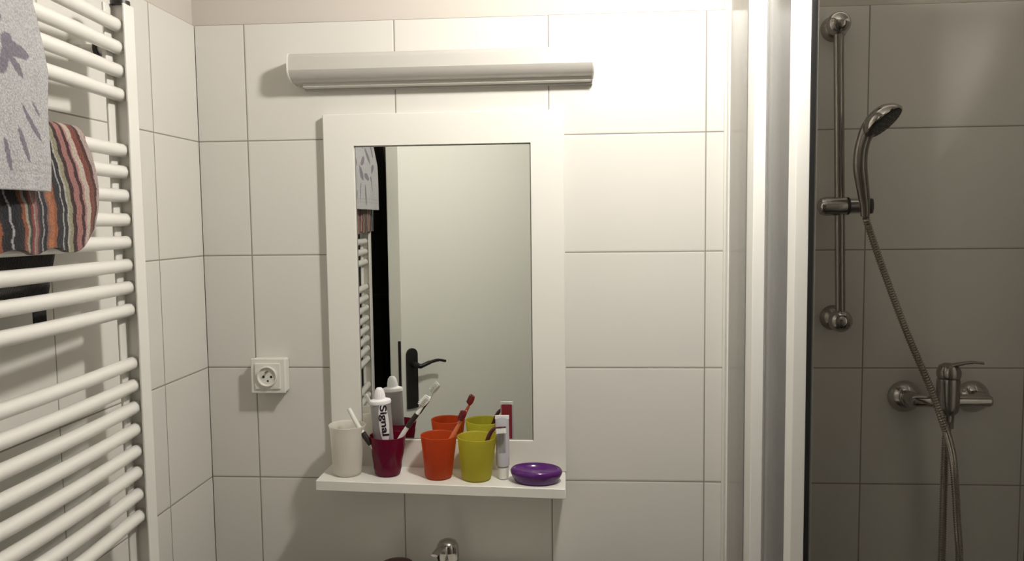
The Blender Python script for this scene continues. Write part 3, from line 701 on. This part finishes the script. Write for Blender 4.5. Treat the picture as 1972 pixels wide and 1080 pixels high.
mx = thing('shower_mixer', 'chrome wall mounted shower mixer tap with single lever on top', 'mixer tap', (1.565, -0.06, 1.195))
for x in (1.5115, 1.6500):
    bm = NB(); lathe(bm, [(0, 0), (.0330, 0), (.0340, .003), (.0330, .007), (.029, .016), (.0215, .025), (.0165, .029), (0, .029)], (x, 0, 1.1905), (0, -1, 0), 36); obj('wall_rosette', bm, M['chrome'], mx)
    bm = NB(); lathe(bm, [(0, .026), (.0150, .026), (.0130, .050), (.0110, .056), (0, .057)], (x, 0, 1.1925), (0, -1, 0), 6 if False else 28); obj('inlet_nut', bm, M['chrome'], mx)
bm = NB(); tube(bm, [(1.500, -0.0640, 1.1950), (1.506, -0.0640, 1.1950), (1.560, -0.068, 1.1955), (1.612, -0.064, 1.1950), (1.651, -0.0640, 1.1950), (1.656, -0.064, 1.195)], [.010, .0125, .0135, .0135, .0125, .010], 26); obj('crossbar', bm, M['chrome'], mx)
bm = NB(); lathe(bm, [(0, 0), (.012, 0), (.0125, .012), (.0195, .020), (.0215, .034), (.0215, .082), (.0205, .086), (0, .086)], (1.5645, -0.080, 1.158), (0, 0, 1), 36); obj('mixer_body', bm, M['chrome_dark'], mx)
bm = NB(); lathe(bm, [(0, 0), (.0210, 0), (.0225, .004), (.0225, .014), (.0185, .024), (.010, .0290), (0, .0300)], (1.5645, -0.080, 1.2455), (0.05, 0, 1), 36); lc = obj('lever_cap', bm, M['chrome_dark'], mx)
bm = NB(); tube(bm, catmull([(1.549, -0.084, 1.2590), (1.562, -0.087, 1.2700), (1.585, -0.092, 1.2765), (1.602, -0.097, 1.2795), (1.620, -0.103, 1.2790)], 6), [.010]*7+[.0095]*6+[.008]*6+[.0065]*6, 16, flat=(1, .38)); obj('lever', bm, M['chrome_dark'], lc)
bm = NB(); lathe(bm, [(0, 0), (.0105, 0), (.0115, .002), (.0115, .016), (0, .016)], (1.5655, -0.080, 1.143), (0, 0, 1), 8); obj('hose_nut', bm, M['chrome'], mx)

# ------------------------------------------------------------ shower enclosure
se = thing('shower_enclosure', 'shower enclosure of white uprights, narrow side panes and a clear glass front pane', 'shower enclosure', (1.15, -0.2, 0.12))
T0, T1 = 0.10, 2.10
YG = -0.425
X0 = 1.1405
def up_(name, lo, hi, mt, bev=0.002, lab=None):
    bm = NB(); box(bm, (lo[0], lo[1], T0), (hi[0], hi[1], T1), bev, 2); o = obj(name, bm, mt, se)
    if lab: o['label'] = lab
    return o
up_('silicone_bead', (1.1335, -0.004), (1.1395, 0.0), M['silicone'], 0.001)
up_('wall_profile', (1.1395, -0.020), (1.162, 0.0), M['alu'], 0.002)
up_('side_pane', (1.1425, -0.172), (1.1485, -0.018), M['frost'], 0.0, 'milky limescaled side pane')
up_('upright', (1.1440, -0.222), (1.1690, -0.170), M['alu'], 0.003)
up_('seal_strip', (1.1685, -0.219), (1.1735, -0.205), M['alu_grey'], 0.001)
up_('side_pane', (1.1655, -0.405), (1.1705, -0.218), M['frost_grey'], 0.0, 'grey limescaled side pane')
up_('corner_post', (1.1580, -0.440), (1.1800, -0.400), M['alu'], 0.003)
up_('gasket', (1.1795, -0.440), (1.1868, -0.424), M['rubber'], 0.001, 'black rubber gasket')
up_('seal_strip', (1.1868, -0.436), (1.1915, -0.426), M['alu_grey'], 0.001)
bm = NB(); box(bm, (1.1915, YG-0.006, T0), (1.530, YG, T1)); obj('front_pane', bm, M['glass'], se)['label'] = 'clear glass front pane'
up_('gasket', (1.528, -0.440), (1.5355, -0.420), M['rubber'], 0.001, 'black rubber gasket')
up_('upright', (1.5355, -0.440), (1.566, -0.405), M['alu'], 0.003)
bm = NB(); box(bm, (1.564, YG+0.010, T0), (1.93, YG+0.016, T1)); obj('front_pane', bm, M['glass'], se)
up_('wall_profile', (1.925, -0.440), (1.9495, -0.400), M['alu'], 0.003)
bm = NB(); box(bm, (1.1395, -0.442, T1), (1.178, 0.0, T1+0.035), 0.003, 2); box(bm, (1.1395, -0.442, T1), (1.9495, -0.40, T1+0.035), 0.003, 2); obj('top_rail', bm, M['alu'], se)
bm = NB(); box(bm, (1.1300, -0.455, 0.0), (1.9495, -0.0005, 0.10), 0.012, 3)
tag(obj('shower_tray', bm, M['porcelain']), 'white shower tray under the enclosure, below the frame', 'shower tray')

# ------------------------------------------------------------ ceiling lamp (the room's only light)
cl = thing('ceiling_lamp', 'small round ceiling lamp above and behind the view, lighting the room', 'ceiling lamp', (LAMP_POS[0], LAMP_POS[1], HC))
bm = NB(); bmesh.ops.create_uvsphere(bm, u_segments=32, v_segments=16, radius=LAMP_R); bmesh.ops.translate(bm, vec=LAMP_POS, verts=bm.verts); obj('globe', bm, M['glow'], cl)
bm = NB(); lathe(bm, [(0, 0), (.05, 0), (.05, -.03), (.085, -.045), (.085, -.088), (.080, -.088), (.080, -.05), (0, -.05)], (LAMP_POS[0], LAMP_POS[1], HC), seg=32); obj('lamp_base', bm, M['plastic_white'], cl)  # unseen base, wide rim added to block light toward the ceiling
